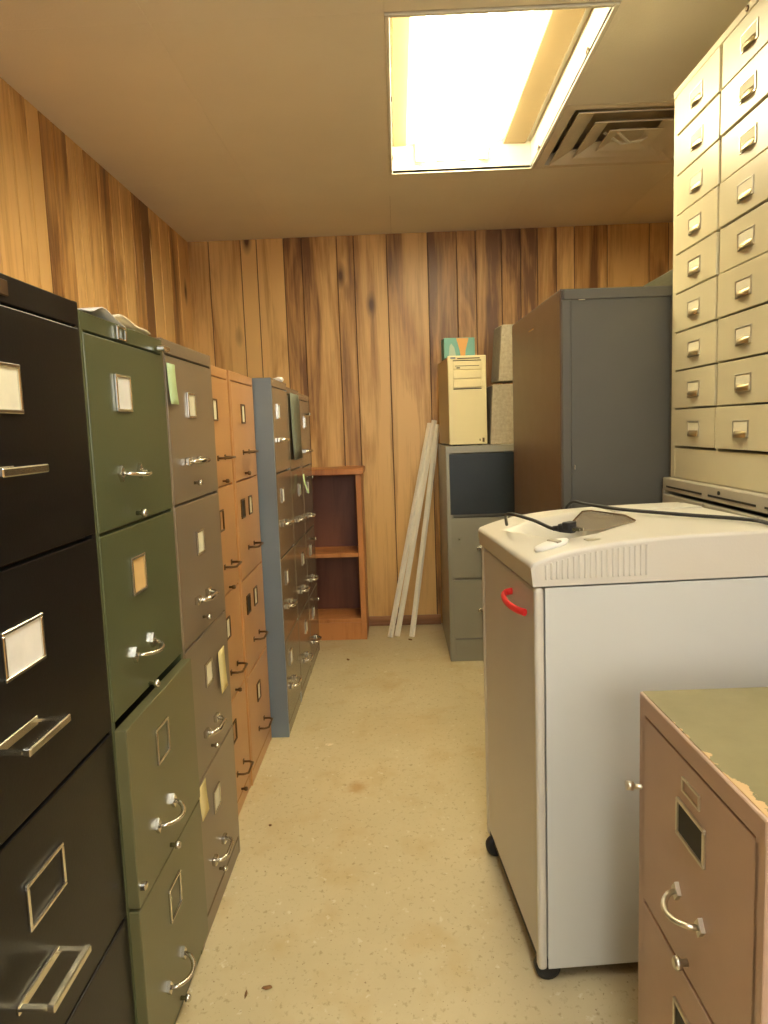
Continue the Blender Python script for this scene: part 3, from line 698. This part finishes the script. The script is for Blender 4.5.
for a in range(len(bord)):
    b5 = (a+1) % len(bord); bm.faces.new((G[bord[a]], G[bord[b5]], lowv[b5], lowv[a]))
bm.faces.new(lowv)
lid = q.build('lid', M['shred'], sh)
for k in range(19):
    x_ = .022+.0108*k; zt_ = top_z(x_)-.010
    MB().box(x_-.0022, x_+.0022, -.0055, -.002, .836, zt_, .001).build('vent_rib', M['shred'], lid)
Tz = top_z(.30)
MB().prism([(.112,.130),(.150,.235),(.236,.420),(.262,.428),(.302,.312),(.288,.222),(.165,.118)], 0, .0025, Matrix.Translation((0, 0, Tz-.003))).build('smoked_flap', M['smoke'], sh)
q = MB(); bmc = [(.0, -.003), (1, 0)]
pm = Matrix.Translation((.056, .075, top_z(.056)+.004)) @ Matrix.Rotation(R(-13), 4, 'Y') @ Matrix.Rotation(R(12), 4, 'Z') @ Matrix.Diagonal((1.0, .62, 1, 1))
q.lathe([(.036, -.004), (.038, .001), (.035, .0045), (.028, .006), (.001, .0065)], 28, pm); q.build('control_pad', M['cardwhite'], sh)
MB().box(-.006, .006, -.022, .022, .004, .0085, .002, m=Matrix.Translation((.056, .075, top_z(.056)+.004)) @ Matrix.Rotation(R(-13), 4, 'Y') @ Matrix.Rotation(R(12), 4, 'Z') @ Matrix.Translation((.008, 0, 0))).build('rocker_switch', M['basegrey'], sh)
MB().box(.118, .168, .045, .066, top_z(.14)-.001, top_z(.14)+.0012, .0005, m=Matrix.Translation((.143, .055, 0)) @ Matrix.Rotation(R(6), 4, 'Z') @ Matrix.Translation((-.143, -.055, 0))).build('maker_badge', M['nickel'], sh)
MB().box(.30, .52, .375, .470, top_z(.4)-.002, top_z(.4)+.004, .002).build('rear_cover', M['shred'], sh)
for cx, cy in ((.036, .022), (.024, SD-.06), (SW-.045, .035), (SW-.045, SD-.04)):
    q = MB(); q.lathe([(.018, -.012), (.0255, -.010), (.026, 0), (.0255, .010), (.018, .012)], 20, Matrix.Translation((cx-.012, cy, .026)) @ Matrix.Rotation(R(90), 4, 'X'))
    q.box(cx-.02, cx+.012, cy-.013, cy+.013, .030, .046, .004)
    q.build('caster', M['rubber'], sh)

pcd = tag(empty('power_cord', (.335, 1.475, .915)), 'black power cord ending in a three-pin plug lying on the shredder lid', 'cord')
o3 = Vector((.335, 1.475, .915))
pts = [(.252,1.712,.893),(.247,1.690,.912),(.245,1.660,.924),(.249,1.628,.929),(.262,1.600,.928),(.290,1.555,.921),(.312,1.512,.912),(.328,1.488,.909)]
MB().tube([p-o3 for p in smooth_path(pts)], .0038, 10).build('cord', M['cordm'], pcd)
pm = Matrix.Rotation(R(-50), 4, 'Z')
q = MB(); q.box(-.018, .018, -.009, .009, -.009, .009, .004, 2, m=Matrix.Translation((.004, -.002, .0)) @ pm); q.tube([(-.018, .022, -.003), (-.004, .008, 0)], .0055, 10); q.box(-.006, .012, -.014, .014, -.004, .012, .003, 2, m=Matrix.Translation((.006, -.004, .002)) @ pm); q.build('plug', M['rubber'], pcd)
q = MB()
for s in (-.006, .006): q.box(.018, .036, s-.0008, s+.0008, -.003, .003, m=Matrix.Translation((.004, -.002, .0)) @ pm)
q.build('plug_prongs', M['chrome'], pcd)
pts = [(.43,1.92,.60),(.432,1.905,.86),(.440,1.868,.922),(.470,1.80,.924),(.52,1.715,.921),(.58,1.64,.920),(.64,1.575,.919),(.69,1.52,.919),(.718,1.475,.919),(.722,1.435,.919),(.722,1.408,.915),(.728,1.388,.895),(.732,1.380,.84),(.735,1.375,.5),(.74,1.36,.12),(.76,1.33,.006),(.85,1.26,.006)]
tag(MB().tube(smooth_path(pts), .0042, 10).build('cable', M['cordm']), 'long black cable running across the back of the shredder lid and over its side', 'cable')

# ------------------------------------------------------------------ salmon cabinet
drs = [dict(z0=.362, z1=.668, labels=[(.006, .580, .088, .054, 'slot', 'nickel')], pulls=[('arch', .004, .468, .038, 'nickel')], knobs=[(-.002, .383, .009)]),
       dict(z0=.048, z1=.3585, labels=[(.000, .272, .080, .058, 'slot', 'nickel')], pulls=[('arch', .004, .158, .038, 'nickel')], knobs=[(-.012, .073, .009)])]
# label slots hold a dark fill
ca = cabinet('low worn salmon-pink two-drawer filing cabinet with drab green top, nearest on the right', (.377, .928, 0), R(-90+1.2), .382, .62, .700, ('salmon', 'salmon'), drs, hmat='nickel', cap=.030, fw=.022, pr=.0012)
MB().box(-.1915, .1915, .003, .618, .6995, .7015, .0006).build('top_sheet', M['drabtop'], ca)['label'] = 'drab green top chipped along its front edge'
d_first = [c for c in ca.children if c.name.startswith('drawer')][0]
MB().frame(-.024, .032, .622, .644, .004, -.004, -.001).build('label_holder', M['nickel'], ca)
q = MB(); q.tube([(-.180, .010, .545), (-.184, -.016, .547)], .0042, 10); q.tube([(-.184, -.014, .547), (-.185, -.025, .548)], .0075, 12); q.build('thumb_latch', M['nickel'], ca)

# ------------------------------------------------------------------ litter on the floor
def crumb(loc, s, mat, label):
    q = MB(); bmesh.ops.create_icosphere(q.bm, subdivisions=1, radius=1)
    for v in q.bm.verts: v.co = Vector((v.co.x*s[0]*random.uniform(.6, 1.3), v.co.y*s[1]*random.uniform(.6, 1.3), v.co.z*s[2]))
    tag(q.build('crumb', mat, None, (loc[0], loc[1], s[2]*.9), (0, 0, random.uniform(0, 3))), label, 'litter', 'litter on the floor')
crumb((-.303, 1.358), (.014, .006, .003), M['debris'], 'dark brown leaf scrap on the floor nearest the camera')
crumb((-.345, 1.340), (.012, .003, .002), M['debris'], 'thin brown scrap beside the green cabinet foot')
crumb((-.282, 2.50), (.016, .008, .003), M['debrispale'], 'pale crumb on the floor beside the blue-grey cabinet side')
crumb((.03, 3.776), (.016, .010, .004), M['debris'], 'dark crumb at the feet of the leaning strips')
crumb((-.282, 3.467), (.016, .007, .003), M['debris'], 'small dark crumb in front of the bookcase')
crumb((-.405, 1.97), (.006, .005, .003), M['debris'], 'tiny dark crumb at the foot of the orange-tan cabinet')
